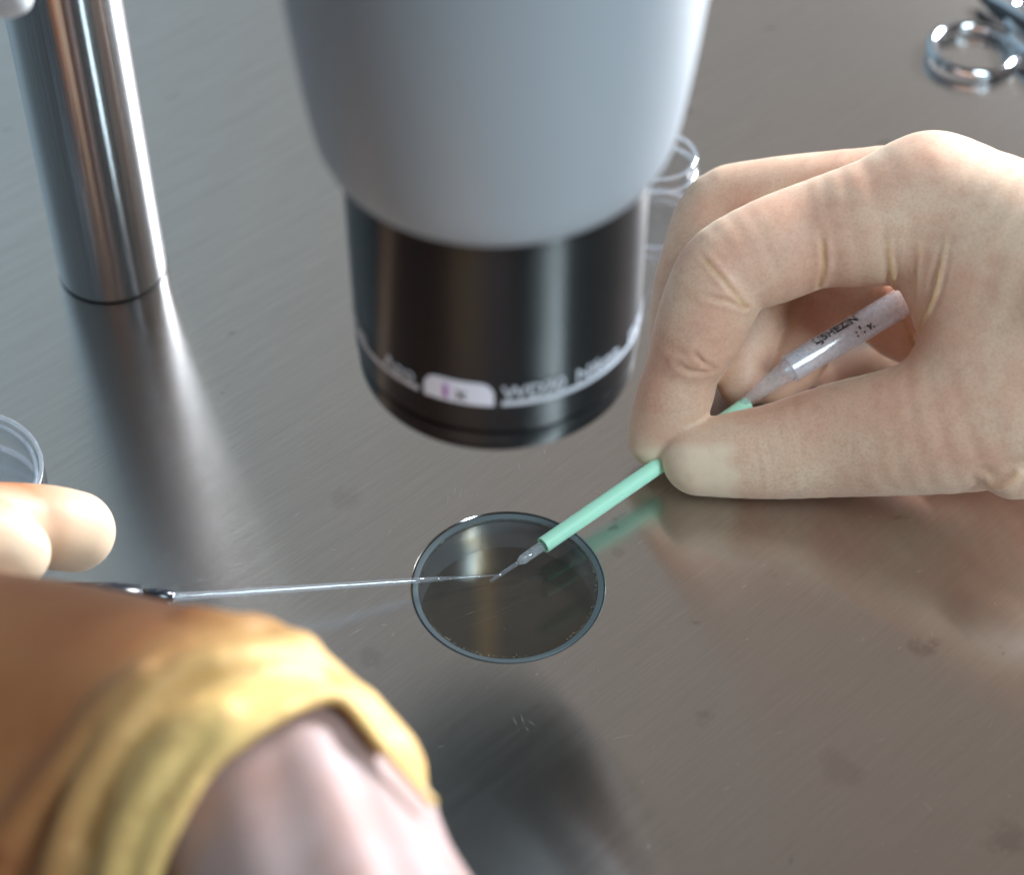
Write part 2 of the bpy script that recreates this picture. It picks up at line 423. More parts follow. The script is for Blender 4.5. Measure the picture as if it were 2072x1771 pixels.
# bright scratches
def strips(name, segs, mat, parent):
    vs = []; fs = []
    for a, b, wd in segs:
        a = np.array(a); b = np.array(b); t = (b-a)/np.linalg.norm(b-a); n = np.array([-t[1], t[0], 0])*wd*.28
        i = len(vs); m = (a+b)/2; vs += [a, m+n, b, m-n]; fs.append((i, i+1, i+2, i+3)); 
    return pydata(name, vs, fs, mat, parent, False)
segs = []
for u0, v0, u1, v1, wd in [(1049, 935, 1052, 953, .10), (1101, 908, 1103, 921, .14), (1110, 925, 1112, 938, .08), (922, 985, 918, 1006, .10), (930, 993, 933, 1010, .10), (907, 1002, 905, 1022, .09),
                      (936, 985, 932, 1000, .07), (966, 1000, 965, 1006, .1), (1037, 1450, 1047, 1470, .13), (1053, 1445, 1061, 1468, .11), (1063, 1472, 1070, 1480, .12), (1068, 1458, 1085, 1470, .10),
                      (1235, 1497, 1290, 1485, .10), (1850, 1160, 1870, 1152, .08), (1865, 1620, 1888, 1645, .11), (1490, 1545, 1497, 1549, .12), (1770, 1505, 1800, 1490, .07), (1500, 1190, 1512, 1184, .1), (700, 1290, 740, 1268, .07)]:
    segs.append((atz(u0, v0, .05), atz(u1, v1, .05), wd))
for _ in range(70):
    u = random.uniform(350, 2050); v = random.uniform(950, 1760); a = atz(u, v, .05)
    t = GR+random.gauss(0, .35) if random.random() < .6 else random.uniform(0, 3.1); L = random.uniform(.4, 3.0)
    segs.append((a, a+np.array([math.cos(t), math.sin(t), 0])*L, random.uniform(.03, .07)))
tag(strips('scratches', segs, MAT['scratch'], top), kind='stuff')

# ================================================================== glass stage insert in the hole
st = empty('stage_insert', (0, 0, 0), 'round glass window with grey rim set flush in the steel worktop under the lens', 'glass plate')
lathe('joint', [(22.68, -.35), (22.42, -.35), (22.42, -.9), (22.68, -.9)], (0, 0, 0), MAT['gap'], st)
lathe('rim', [(22.42, -.25), (22.3, -.15), (21.6, -.3), (21.1, -.5), (20.95, -.9), (20.95, -1.6), (22.42, -1.6)], (0, 0, 0), MAT['rim'], st)
lathe('glass_disc', [(0, -.40), (20.93, -.40), (20.93, -3.4), (0, -3.4)], (0, 0, 0), MAT['glass'], st, closed=False)
lathe('cavity_wall', [(20.95, -1.6), (20.95, -12.0), (24, -12.0), (24, -2.1), (22.9, -2.1), (22.4, -1.65)], (0, 0, 0), MAT['wall'], st)
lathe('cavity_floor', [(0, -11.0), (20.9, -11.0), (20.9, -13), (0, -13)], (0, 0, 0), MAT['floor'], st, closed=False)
vs = []; fs = []
for k in range(420):                        # dried residue along the inner edge of the rim
    t = random.uniform(0, 2*math.pi)
    if math.sin(3*t+1)+math.sin(7*t)+.6*math.sin(13*t) < random.uniform(-2.0, 1.2): continue
    r = 20.95-abs(random.gauss(0, .28)); q = random.uniform(.05, .20); c = np.array([r*math.cos(t), r*math.sin(t), -.38])
    i = len(vs); m = 6
    for j in range(m):
        a = 2*math.pi*j/m; rr = q*random.uniform(.6, 1.3); vs.append(c+np.array([rr*math.cos(a), rr*math.sin(a), 0]))
    vs.append(c+np.array([0, 0, q*.6])); fs += [(i+j, i+(j+1) % m, i+m) for j in range(m)]
for k in range(26):
    r = 19*math.sqrt(random.random()); t = random.uniform(0, 6.28); q = random.uniform(.03, .07); c = np.array([r*math.cos(t), r*math.sin(t), -.38]); i = len(vs)
    vs += [c+np.array([q, 0, 0]), c+np.array([0, q, 0]), c+np.array([-q, 0, 0]), c+np.array([0, -q, 0]), c+np.array([0, 0, q])]; fs += [(i, i+1, i+4), (i+1, i+2, i+4), (i+2, i+3, i+4), (i+3, i, i+4)]
tag(pydata('residue', vs, fs, MAT['crud'], st), kind='stuff')
hs = []
for u0, v0, u1, v1 in [(880, 1270, 1040, 1205), (905, 1285, 1060, 1225), (870, 1250, 930, 1228), (1010, 1205, 1120, 1150), (960, 1260, 1100, 1195)]:
    hs.append((atz(u0, v0, -.36), atz(u1, v1, -.36), .05))
strips('hairline', hs, MAT['crud'], st)['kind'] = 'stuff'

# ================================================================== steel post
pb = atz(229, 541, 0); PR = 108/ (F/np.linalg.norm((pb-CAM)@fw)) 
po = empty('support_post', pb, 'round brushed steel post standing on the worktop at the left', 'post')
_H = 330
lathe('tube', [(0, .1), (PR-.6, .1), (PR, .8), (PR, _H), (0, _H)], (0, 0, 0), MAT['post'], po, closed=False)
lathe('base_seam', [(PR+.08, .03), (PR+.08, .2), (PR-.8, .2), (PR-.8, .03)], (0, 0, 0), MAT['gap'], po)
# white clamp knob in front of the post, its tip just inside the frame
kp = atd(14, -22, 415)
kn = empty('clamp_knob', kp, 'white rounded knob tip hanging over the steel post', 'knob')
kn_axis = np.array([.25, -.1, -1.0])
lathe('knob_cap', [(0, 5.3), (1.6, 5.2), (3.2, 4.6), (4.2, 3.3), (4.5, 1.5), (4.5, -12), (0, -12)], (0, 0, 0), MAT['knob'], kn, closed=False, axis=kn_axis)
lathe('knob_stem', [(0, -12), (2.5, -12), (2.5, -45), (0, -45)], (0, 0, 0), MAT['chrome'], kn, closed=False, axis=kn_axis)

# ================================================================== stereo microscope
mx_, my_ = -2.1, 0.0
ms = empty('stereo_microscope', (mx_, my_, 78), 'grey stereo microscope head with black objective above the glass window', 'microscope')
def L(name, prof, mat): return lathe(name, [(r, z-78) for r, z in prof], (0, 0, 0), mat, ms, seg=160)
L('front_ring', [(22.0, 77.3), (27.6, 77.0), (28.2, 77.4), (28.5, 78.2), (28.6, 81.4), (28.2, 82.0), (22.0, 82.0)], MAT['black'])
L('ring_groove', [(20, 82.0), (27.5, 82.0), (27.5, 83.2), (20, 83.2)], MAT['gap'])
L('objective_barrel', [(20, 83.2), (28.4, 83.2), (28.9, 83.7), (29.05, 85), (29.25, 135), (29.1, 138), (20, 138)], MAT['black'])
lathe('front_lens', [(0, 3.2), (8, 3.5), (15, 4.2), (22, 5.6), (22, 8), (0, 8)], (0, 0, 0), MAT['glass'], ms, closed=False)
lathe('lens_interior', [(0, 14), (22, 14), (22, 6), (22.4, 6), (22.4, 15), (0, 15)], (0, 0, 0), MAT['gap'], ms, closed=False)
body = spline([(30.6, 134.4), (32.2, 134.9), (33.6, 138), (34.5, 142), (35.3, 148), (36.2, 156), (37.3, 168), (38.5, 184), (39.8, 205), (40.6, 230), (41, 262)], 60)
L('microscope_body', [(20, 135.0)]+[tuple(p) for p in body]+[(20, 262)], MAT['grey'])

FZ = bpy.data.curves
def text_mesh(txt, size, extr=.0, bold=0.0):
    c = FZ.new('t', 'FONT'); c.body = txt; c.size = size; c.extrude = extr; c.offset = bold; c.resolution_u = 3
    o = bpy.data.objects.new('t', c); COL.objects.link(o)
    dg = bpy.context.evaluated_depsgraph_get(); me = bpy.data.meshes.new_from_object(o.evaluated_get(dg))
    bpy.data.objects.remove(o); return me
def bend(me, R, ang0, z0):                  # wrap flat text round a vertical barrel; x -> arc, y -> height
    bm = bmesh.new(); bm.from_mesh(me)
    bmesh.ops.subdivide_edges(bm, edges=[e for e in bm.edges if e.calc_length() > 1.2], cuts=2)
    for v in bm.verts:
        a = ang0+v.co.x/R; rr = R+v.co.z
        v.co = Vector((rr*math.sin(a), -rr*math.cos(a), z0+v.co.y))*S
    bm.to_mesh(me); bm.free(); me.update(); return me
def barrel_text(name, txt, size, deg, z, mat, R=29.30, bold=.03):
    me = bend(text_mesh(txt, size, .05, bold), R+.10, math.radians(deg), z-78)
    return link(name, me, mat, ms, False)
def barrel_patch(name, deg0, deg1, z0, z1, mat, R, taper=None, th=.12):
    vs = []; fs = []; n = 24
    for i in range(n+1):
        f = i/n; a = math.radians(deg0+(deg1-deg0)*f)
        e = 1-abs(2*f-1)**8 if taper else 1.0
        zt = z0+(z1-z0)*(1 if not taper else (.55+.45*e)); zb = z0
        for rr in (R, R+th):
            for z in (zb, zt): vs.append((rr*math.sin(a), -rr*math.cos(a), z-78))
    for i in range(n):
        a = i*4; b = a+4
        fs += [(a+2, b+2, b+3, a+3), (a, a+1, b+1, b), (a+1, a+3, b+3, b+1), (a, b, b+2, a+2)]
    fs += [(0, 2, 3, 1), (n*4, n*4+1, n*4+3, n*4+2)]
    return pydata(name, vs, fs, mat, ms, False)
ZB = 91.2
barrel_patch('print_band', 2.0, 88, ZB, ZB+1.3, MAT['white'], 29.3, th=.06)
barrel_patch('print_band', -88, -31, ZB, ZB+1.3, MAT['white'], 29.3, th=.06)
barrel_patch('magnification_label', -28.5, -.8, ZB, ZB+6.0, MAT['sticker'], 29.3, True)
barrel_text('lettering', 'WD', 4.7, 2.2, ZB+2.0, MAT['white'], bold=.05)
barrel_text('lettering', '70', 4.7, 18.0, ZB+2.0, MAT['white'], bold=.05)
barrel_text('lettering', 'Nikon', 4.7, 31.5, ZB+2.0, MAT['white'], bold=.05)
barrel_text('lettering', 'JAPAN', 3.9, 62.0, ZB+2.0, MAT['white'], bold=.04)
barrel_text('lettering', 'Apo', 4.7, -48.5, ZB+2.0, MAT['white'], bold=.04)
barrel_text('lettering', 'Plan', 4.7, -75, ZB+2.0, MAT['white'], bold=.04)
barrel_text('magnification_digit', '1', 4.6, -21.5, ZB+1.2, MAT['violet'], R=29.44, bold=.25)
barrel_text('magnification_sign', 'x', 4.4, -15.5, ZB+1.3, MAT['ink'], R=29.44, bold=.05)

# ================================================================== mint straw with clear inner tubes (denuding pipette)
s0 = atz(1099, 1104, 5.2); s1 = atz(1335, 941, 7.6); sd = (s1-s0)/np.linalg.norm(s1-s0)
s2 = s0+sd*66
pi_ = empty('pipette_straw', atz(992, 1177, .6), 'mint green straw with clear fine tip pinched between finger and thumb over the glass window', 'pipette')
o3 = pi_.location/S; o3 = np.array(o3)
def rod(name, pts, rad, mat, par, seg=28, cap=True, org=None):
    return sweep(name, pts, rad, mat, par, seg, cap, False, org)
def tube(name, a, b, ro, ri, mat, par, org, seg=40):
    L_ = np.linalg.norm(b-a)
    return lathe(name, [(ro, 0), (ro, L_), (ri, L_), (ri, 0)], a-org, mat, par, seg=seg, axis=b-a)
tube('straw', s0, s2, 2.0, 1.45, MAT['green'], pi_, o3)
a0 = s0+sd*3; a1 = atz(1056, 1134, 3.4); a2 = atz(1048, 1140, 3.0); a3 = atz(992, 1177, .6)
rod('inner_tube', [p-o3 for p in (a0, a1+(a0-a1)*.04, a1, a1*.55+a2*.45, a2)], [1.25, 1.2, 1.12, .85, .55], MAT['frost'], pi_)
rod('fine_tip', [p-o3 for p in (a2+(a1-a2)*.1, a2+(a3-a2)*.05, a3*.5+a2*.5, a3)], [.52, .50, .46, .42], MAT['capillary'], pi_, 20)
# milky tube behind the thumb with printed characters
t0 = atz(1490, 826, 9.5); t1 = atz(1545, 785, 15); t2 = atz(1597, 747, 18); t3 = atz(1790, 633, 24)
td = (t3-t2)/np.linalg.norm(t3-t2); t4 = t3+td*30
sy = empty('marked_tube', t2, 'frosted tube with black printed characters passing through the curled right hand', 'tube')
o4 = np.array(sy.location)/S
rod('taper', [p-o4 for p in (t0-td*4, t0, (t0*2+t1)/3+np.array([0, 0, .2]), t1, t2, t2+td*5)], [.45, .6, 1.0, 2.05, 2.75, 2.8], MAT['frost'], sy, 32)
tube('barrel', t2, t4, 3.65, 2.95, MAT['frost'], sy, o4)
def tube_text(txt, size, org, axis, R, ang, start, mat, par, name='marking'):
    me = text_mesh(txt, size, .03, .11); ax = axis/np.linalg.norm(axis)
    vv = -fw; vv = vv-ax*(vv@ax); vv /= np.linalg.norm(vv); uu = -np.cross(ax, vv)
    for v in me.vertices:
        a = ang+v.co.y/R; q = ax*(start+v.co.x)+(vv*math.cos(a)+uu*math.sin(a))*(R+.04+v.co.z); v.co = Vector(q)*S
    me.update(); return link(name, me, mat, par, False)
blackink = mat_paint('black_ink', (.015, .015, .018), .5)
tube_text('LJ5HEZIN', 3.1, o4, td, 3.65, .55, 8.0, blackink, sy)
tube_text(": '. v.", 3.0, o4, td, 3.65, -.45, 18.0, blackink, sy)

# ================================================================== glass capillary on its black holder
c0 = atz(347, 1209, 13); c1 = atz(890, 1172, 2.6); c2 = atz(1012, 1164, .9)
ca = empty('glass_capillary', c2, 'thin drawn glass capillary reaching in from a black metal holder at the left', 'capillary')
o5 = np.array(ca.location)/S
def lerp(a, b, t): return a+(b-a)*t
cp = [c0+(c0-c1)*.03]+[lerp(c0, c1, t) for t in np.linspace(.0, .985, 12)]
rod('capillary', [p-o5 for p in cp], [.85]*2+[.84-.02*i for i in range(11)], MAT['capillary'], ca, 24)
bd = (c2-c1)/np.linalg.norm(c2-c1)
rod('joint_bead', [p-o5 for p in (c1-bd*.9, c1-bd*.55, c1-bd*.2, c1+bd*.1, c1+bd*.4, c1+bd*.7, c1+bd*1.1)], [.5, .66, .42, .62, .68, .45, .40], MAT['capillary'], ca, 20)
rod('drawn_tip', [p-o5 for p in (c1+bd*1.0, lerp(c1, c2, .3), lerp(c1, c2, .6), c2)], [.44, .36, .28, .16], MAT['capillary'], ca, 16)
hd = (c0-c1)/np.linalg.norm(c0-c1); hb = atz(230, 1208, 17); hd2 = (hb-c0)/np.linalg.norm(hb-c0)
ho = empty('capillary_holder', c0, 'black pen-like capillary holder with metal nose partly hidden behind the left hand', 'holder')
o6 = np.array(ho.location)/S
rod('nose', [p-o6 for p in (c0-hd2*.2, c0+hd2*.3, c0+hd2*1.6, c0+hd2*7)], [1.2, 1.75, 1.85, 1.95], MAT['handle'], ho, 36)
rod('nose_tip', [p-o6 for p in (c0-hd2*.55, c0-hd2*.15, c0+hd2*.25)], [1.3, 1.5, 1.45], MAT['chrome'], ho, 36)
rod('grip', [p-o6 for p in (c0+hd2*6.9, c0+hd2*7.3, c0+hd2*12, c0+hd2*60)], [2.2, 2.8, 3.2, 3.3], MAT['handle'], ho, 36)

# ================================================================== petri dish at the left edge
pc = atz(-80, 1021, 0)
pdh = empty('petri_dish', pc, 'clear plastic petri dish cut off by the left edge behind the gloved fingertips', 'petri dish')
R1 = 20.2
lathe('dish_base', [(0, .2), (R1-1.2, .2), (R1-1.2, 9), (R1-.1, 9), (R1-.1, .05), (0, .05)], (0, 0, 0), MAT['plastic'], pdh)
lathe('dish_lid', [(0, 9.4), (R1+.3, 9.4), (R1+.3, 3.2), (R1+1.3, 3.2), (R1+1.3, 10.4), (R1+.6, 10.8), (0, 10.3)], (0, 0, 0), MAT['plastic'], pdh)

for rr, hz, tr_ in ((R1+.9, 10.4, .55), (R1-.6, 8.9, .4), (R1-.6, .5, .5)):
    lathe('rim_edge', [(rr+tr_*math.cos(a), hz+tr_*math.sin(a)) for a in np.linspace(0, 2*math.pi, 10)[:-1]], (0, 0, 0), MAT['capillary'], pdh)

# ================================================================== glass jar glimpsed behind the microscope
jc = atz(1325, 452, 0)
jr = empty('glass_jar', jc, 'small clear glass jar glinting between the microscope and the right hand', 'jar')
lathe('jar_wall', [(0, .4), (10.6, .4), (12.0, 1.4), (12.3, 4), (12.3, 15), (10.2, 19), (9.4, 21), (10.8, 22), (10.8, 24), (8.6, 24), (8.2, 21), (9.0, 18.4), (10.6, 15), (10.8, 4), (9.6, 2.2), (0, 2.0)], (0, 0, 0), MAT['plastic'], jr)
for dz, rr in ((24.0, 9.7), (19.5, 10.0), (1.8, 12.1)):
    lathe('rim_ring', [(rr+.6*math.cos(a), dz+.6*math.sin(a)) for a in np.linspace(0, 2*math.pi, 10)[:-1]], (0, 0, 0), MAT['capillary'], jr)

# ================================================================== steel scissors top right
sc0 = atz(1968, 100, 2.4)
so = empty('scissors', sc0, 'polished steel scissors with ring handles in the top right corner', 'scissors')
def ring(name, c, a, b, rot, tiltz, r, mat, par, org):
    pts = []
    for t in np.linspace(0, 2*math.pi, 65)[:-1]:
        x, y = a*math.cos(t), b*math.sin(t)
        X = x*math.cos(rot)-y*math.sin(rot); Y = x*math.sin(rot)+y*math.cos(rot)
        pts.append(np.array(c)-org+np.array([X, Y, tiltz*X]))
    return sweep(name, pts, r, mat, par, 18, False, True)
o7 = sc0
ring('finger_ring', sc0, 12.4, 11.8, .3, -.06, 1.75, MAT['chrome'], so, o7)
ring('finger_ring', sc0+np.array([25, 12, 2]), 12.4, 11.8, -.3, 0, 1.9, MAT['chrome'], so, o7)
k0 = sc0+np.array([12.5, 2, 1.5]); k1 = k0+np.array([9, -20, 0]); k2 = k0+np.array([22, -62, 2])
rod('shank', [p-o7 for p in (k0+np.array([-.5, 6, 0]), k0, lerp(k0, k1, .5)+np.array([1.5, 0, 0]), k1, k2)], [1.6, 2.3, 2.2, 2.2, 2.4], MAT['chrome'], so, 20)
k3 = sc0+np.array([37, 10, 2])
rod('shank', [p-o7 for p in (k3+np.array([0, 6, 0]), k3, k3+np.array([-1, -20, 0]), k2+np.array([3, 0, 2.5]))], [1.6, 2.2, 2.2, 2.4], MAT['chrome'], so, 20)
fo = empty('forceps', atz(2010, 20, 2), 'dark steel forceps lying behind the scissors in the top right corner', 'forceps')
o8 = np.array(fo.location)/S
for q in (-1, 1):
    e0 = atz(1985, -8, 3); e1 = atz(2062, 40, 5)
    rod('arm', [p-o8 for p in (e0, lerp(e0, e1, .4)+np.array([0, q*2.2, 0]), e1+np.array([0, q*3.2, 0]), e1+(e1-e0)*2.0)], [1.2, 2.2, 2.6, 2.4], MAT['handle'] if q < 0 else MAT['chrome'], fo, 16)

# ================================================================== right hand
def N(u, v, z, rpx): p = atz(u, v, z); return (p, rpx/pxmm(p))
TH = [N(1415, 928, 10, 76), N(1490, 921, 11, 88), N(1580, 912, 12.5, 99), N(1700, 890, 16, 117), N(1830, 872, 22, 132), N(1960, 845, 28, 152), N(2090, 800, 33, 175), N(2300, 720, 38, 215)]
TH[0] = (TH[0][0], 76/pxmm(TH[0][0]))
IX = [N(1322, 893, 9, 53), N(1338, 858, 13, 66), N(1365, 800, 20, 78), N(1382, 745, 26.5, 76), N(1415, 668, 36, 92), N(1446, 592, 44, 98), N(1475, 545, 48, 98), N(1560, 508, 50.5, 108), N(1650, 474, 53, 110), N(1760, 452, 56, 128), N(1885, 418, 59, 143)]
MD = [N(1375, 790, 9, 62), N(1392, 700, 15, 78), N(1402, 620, 24, 86), N(1425, 520, 32, 86), N(1462, 432, 38, 88), N(1540, 408, 42, 86), N(1650, 392, 46, 84), N(1830, 400, 48, 110)]
RG = [N(1500, 775, 7.5, 50), N(1503, 700, 11, 66), N(1530, 600, 18, 70), N(1560, 500, 30, 72), N(1750, 440, 42, 95)]
PK = [N(1566, 782, 6, 42), N(1612, 735, 8, 56), N(1642, 660, 12, 62), N(1655, 570, 19, 66), N(1760, 500, 36, 80)]
PM = [N(1885, 418, 59, 143), N(1990, 470, 58, 165), N(2120, 540, 57, 190), N(2330, 640, 56, 215), N(2640, 760, 58, 215)]
PM2 = [N(1975, 590, 48, 135), N(2020, 700, 40, 150), N(2100, 780, 36, 165)]
HY = [N(1760, 600, 16, 70), N(1830, 640, 14, 90), N(1960, 690, 20, 95), N(2200, 700, 30, 190), N(2500, 760, 45, 205)]
NUB = [N(2022, 958, 25, 40), N(2050, 958, 26, 54), N(2110, 945, 28, 60)]
# folds in the glove: polyline in picture coordinates, laid on the surface; (depth, width, bulge, colour)
CR = [([(1412, 508), (1440, 540), (1470, 575), (1512, 622)], 0.6, .7, .25, .6),     # PIP crease long
      ([(1425, 600), (1465, 608), (1510, 624)], .8, .8, .35, .2),
      ([(1372, 738), (1400, 752), (1440, 752)], .6, 1.0, .3, .1),
      ([(1405, 715), (1425, 735), (1448, 745)], .7, .8, .3, .1),
      ([(1662, 468), (1666, 510), (1666, 545), (1656, 580)], .8, .8, .45, .8),
      ([(1660, 585), (1690, 592), (1712, 600)], .7, .9, .4, .1),
      ([(1800, 440), (1800, 500), (1806, 560), (1822, 630), (1840, 690)], -.9, .75, -.3, 1.0),
      ([(1918, 460), (1905, 530), (1888, 600), (1862, 660), (1844, 700)], -1.0, .8, -.4, 1.0),
      ([(1858, 470), (1858, 560), (1852, 640)], -.4, 1.0, 0, .25),
      ([(1530, 905), (1538, 950), (1542, 1000)], .25, .7, .1, .15),
      ([(1990, 968), (2010, 985), (2040, 978), (2060, 960)], -1.1, 1.6, -.4, .35),
      ([(1600, 700), (1570, 640), (1560, 620)], -.3, .8, 0, .4)]
def base_right(P):
    th = chain_field(P, TH, 4.0); ix = chain_field(P, IX, 2.2); md = chain_field(P, MD, 2.5)
    rg = chain_field(P, RG, 2.5); pk = chain_field(P, PK, 2.5)
    pm = smin(chain_field(P, PM, 6), chain_field(P, PM2, 6), 9); pm = smin(pm, chain_field(P, HY, 6), 6)
    fing = smin(smin(ix, md, 1.2), smin(rg, pk, 1.2), 1.0)
    d = smin(fing, pm, 5.0)
    nub = chain_field(P, NUB, 1); return np.minimum(d, smin(smin(th, pm, 8.0), nub, 2.0))
def nofloor(P, d): return -smin(-d, P[..., 2]-.15+0*d, 1.5) if False else np.maximum(d, .2-P[..., 2])
folds = []
for pts, dep, wd, bul, colr in CR:
    c = [march(u, v, base_right, 400, 560) for u, v in spline(pts, len(pts)*5)]; c = [p for p in c if p is not None]
    if len(c) > 1: folds.append((np.array(c), dep, wd, bul, colr))
def fold_term(P, fl):
    t = np.zeros(P.shape[:-1]); col = np.zeros(P.shape[:-1])
    for c, dep, wd, bul, colr in fl:
        lo = c.min(0)-4*wd-1; hi = c.max(0)+4*wd+1
        m = ((P > lo) & (P < hi)).all(-1)
        if not m.any(): continue
        s = poly_dist(P[m], c)
        # fade towards both ends
        Lc = np.linalg.norm(c[0]-c[-1])
        de = np.minimum(np.linalg.norm(P[m]-c[0], axis=-1), np.linalg.norm(P[m]-c[-1], axis=-1)+.25*Lc)
        e = np.clip(de/(.28*Lc), 0, 1); e = e*e*(3-2*e)
        t[m] += e*(dep*np.exp(-(s/(wd*.55))**2)-bul*np.exp(-((s-1.6*wd)/wd)**2))
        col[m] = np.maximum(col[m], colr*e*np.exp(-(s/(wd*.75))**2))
    return t, col
V_, lo_ = build_field((22, -30, -1), (205, 125, 92), .62, base_right)
for _ in range(1):                          # relax the joints between limb segments before the folds go in
    for ax in range(3):
        V_ = (np.roll(V_, 2, ax)+4*np.roll(V_, 1, ax)+6*V_+4*np.roll(V_, -1, ax)+np.roll(V_, -2, ax))/16
_I = np.argwhere(np.abs(V_) < 2.6); _P = lo_+_I*.62
V_[_I[:, 0], _I[:, 1], _I[:, 2]] = nofloor(_P, V_[_I[:, 0], _I[:, 1], _I[:, 2]]+fold_term(_P, folds)[0])
vs_, fs_ = surface_nets(V_, lo_, .62)
tax = TH[3][0]-TH[0][0]; tax /= np.linalg.norm(tax); ta = (vs_-TH[0][0])@tax; tr = np.linalg.norm(vs_-TH[0][0]-ta[:, None]*tax, axis=1)
tv = (vs_-TH[0][0]-ta[:, None]*tax)@up
loose = np.clip((9.6-ta+1.0*np.sin(tv*.9))/3.0, 0, 1)*(tr < 14)*np.clip((5.0-.12*ta-tv)/3.0, .25, 1)
ti = np.linalg.norm(vs_-IX[0][0], axis=1); loose = np.maximum(loose, np.clip(1.7-ti/6.0, 0, .85))
tk = np.linalg.norm(vs_-PK[0][0], axis=1); loose = np.maximum(loose, np.clip(1.3-tk/6.0, 0, .5))
ridge = np.clip(1.8-np.linalg.norm(vs_-IX[2][0], axis=1)/8.0, 0, 1)*np.clip(1.6-ti*0, 0, 1)
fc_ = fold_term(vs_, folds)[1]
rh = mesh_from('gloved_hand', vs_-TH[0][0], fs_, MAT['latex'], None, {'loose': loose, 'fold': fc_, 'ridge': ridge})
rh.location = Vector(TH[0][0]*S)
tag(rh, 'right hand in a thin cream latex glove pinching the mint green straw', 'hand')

# ================================================================== left hand, wrist and rolled glove cuff
def D(u, v, d, rpx): p = atd(u, v, d); return (p, rpx/F*d)
LM = [D(556, 1642, 372, 298), D(440, 1545, 378, 286), D(280, 1480, 386, 268), D(60, 1432, 398, 262), D(-250, 1400, 410, 265)]
LM2 = [D(430, 1760, 378, 300), D(200, 1700, 392, 300), D(-100, 1650, 402, 300)]
LF1 = [D(-10, 1105, 452, 80), D(-60, 1088, 448, 88), D(-300, 1150, 430, 100)]
LF1[0] = D(26, 1118, 452, 76)
LF2 = [D(150, 1076, 474, 83), D(100, 1068, 470, 86), D(20, 1062, 464, 86), D(-200, 1060, 440, 90)]
LT = [D(-250, 1350, 405, 240), D(-300, 1200, 420, 150), D(-300, 1100, 435, 110)]
RIM = [(874, 1625, 368), (828, 1572, 360), (772, 1503, 353), (722, 1443, 348), (680, 1406, 345), (620, 1422, 342), (560, 1452, 340), (490, 1500, 338), (430, 1548, 337), (380, 1620, 338), (335, 1710, 341), (305, 1800, 345), (290, 1900, 352)]
rim = spline([atd(*p) for p in RIM], 60)
AX = [D(452, 1560, 384, 286), D(578, 1686, 375, 296), D(648, 1835, 362, 290), D(730, 1985, 350, 298), D(900, 2280, 330, 335), D(1200, 2800, 300, 420)]
def field_arm(P): return chain_field(P, AX, 10)
_r = spline([(p[0], p[1]) for p in RIM], 60); rim = []
for u, v in _r:
    p = march(u, v, lambda q: field_arm(q)-3.2, 250, 420); rim.append(p)
_d = [((p-CAM) @ fw) if p is not None else None for p in rim]; _g = [d for d in _d if d is not None]
_n = next(i for i, d in enumerate(_d) if d is not None)
_d = [d if d is not None else _g[0]+(i-_n)*-.25 for i, d in enumerate(_d)]
_d = np.convolve(np.pad(np.array(_d), 4, 'edge'), np.ones(9)/9, 'valid')
rim = np.array([atd(u, v, d) for (u, v), d in zip(_r, _d)])
POLY = np.array([(p[0], p[1]) for p in spline([(q[0], q[1]) for q in RIM], 26)]+[(290, 2600), (1500, 2600), (1000, 1800)])
FD = [([(835, 1590), (808, 1500), (762, 1400), (700, 1335), (620, 1300), (566, 1288), (470, 1268), (385, 1252)], 2.2, .8),
      ([(730, 1362), (611, 1314), (475, 1334), (385, 1354), (300, 1412), (220, 1515), (150, 1640), (105, 1800)], 2.6, 1.7),
      ([(455, 1450), (370, 1500), (300, 1600), (250, 1700), (225, 1810)], 2.4, 1.3),
      ([(290, 1375), (215, 1435), (136, 1540), (70, 1620), (10, 1700)], 2.2, 1.2)]
VL = [([(705, 1372), (611, 1350), (530, 1362), (453, 1380), (362, 1400), (270, 1470), (200, 1580), (165, 1700)], 3.2, 2.4),
      ([(570, 1302), (475, 1296), (376, 1322), (300, 1368)], 1.6, 2.0),
      ([(190, 1500), (113, 1629), (59, 1720), (20, 1800)], 2.4, 2.4),
      ([(400, 1500), (310, 1610), (262, 1720), (245, 1800)], 1.8, 2.0)]
def base_left(P):
    a = smin(chain_field(P, LM, 8), chain_field(P, LM2, 8), 14)
    f1 = chain_field(P, LF1, 3); f2 = chain_field(P, LF2, 3); t = chain_field(P, LT, 6)
    return smin(smin(a, t, 10), smin(f1, f2, .8), 4)
def in_opening(P):                          # signed distance (mm) to the edge of the cuff, positive inside the opening
    q = P-CAM; d = q@fw; X = CX+F*(q@rt)/d; Y = CY-F*(q@up)/d; best = np.full(X.shape, 1e9); ins = np.zeros(X.shape, bool)
    for (x0, y0), (x1, y1) in zip(POLY, np.roll(POLY, -1, 0)):
        ex, ey = x1-x0, y1-y0; h = np.clip(((X-x0)*ex+(Y-y0)*ey)/(ex*ex+ey*ey), 0, 1)
        best = np.minimum(best, (X-x0-h*ex)**2+(Y-y0-h*ey)**2)
        if y0 != y1: ins ^= ((y0 > Y) != (y1 > Y)) & (X < ex*(Y-y0)/(y1-y0)+x0)
    return np.where(ins, 1, -1)*np.sqrt(best)*d/F
def cut_left(P):
    b = base_left(P); m = b < 9; g = np.full(b.shape, -20.0)
    if m.any(): g[m] = in_opening(P[m])
    return -smin(-b, -g, 1.2)
fl_ = []
for pts, rr, pr in FD:
    c = [march(p[0], p[1], base_left, 250, 560) for p in pts]; c = [p for p in c if p is not None]
    c = spline(c, 40); n_ = (CAM-c); n_ /= np.linalg.norm(n_, axis=1)[:, None]; fl_.append((c-n_*(rr-pr), rr))
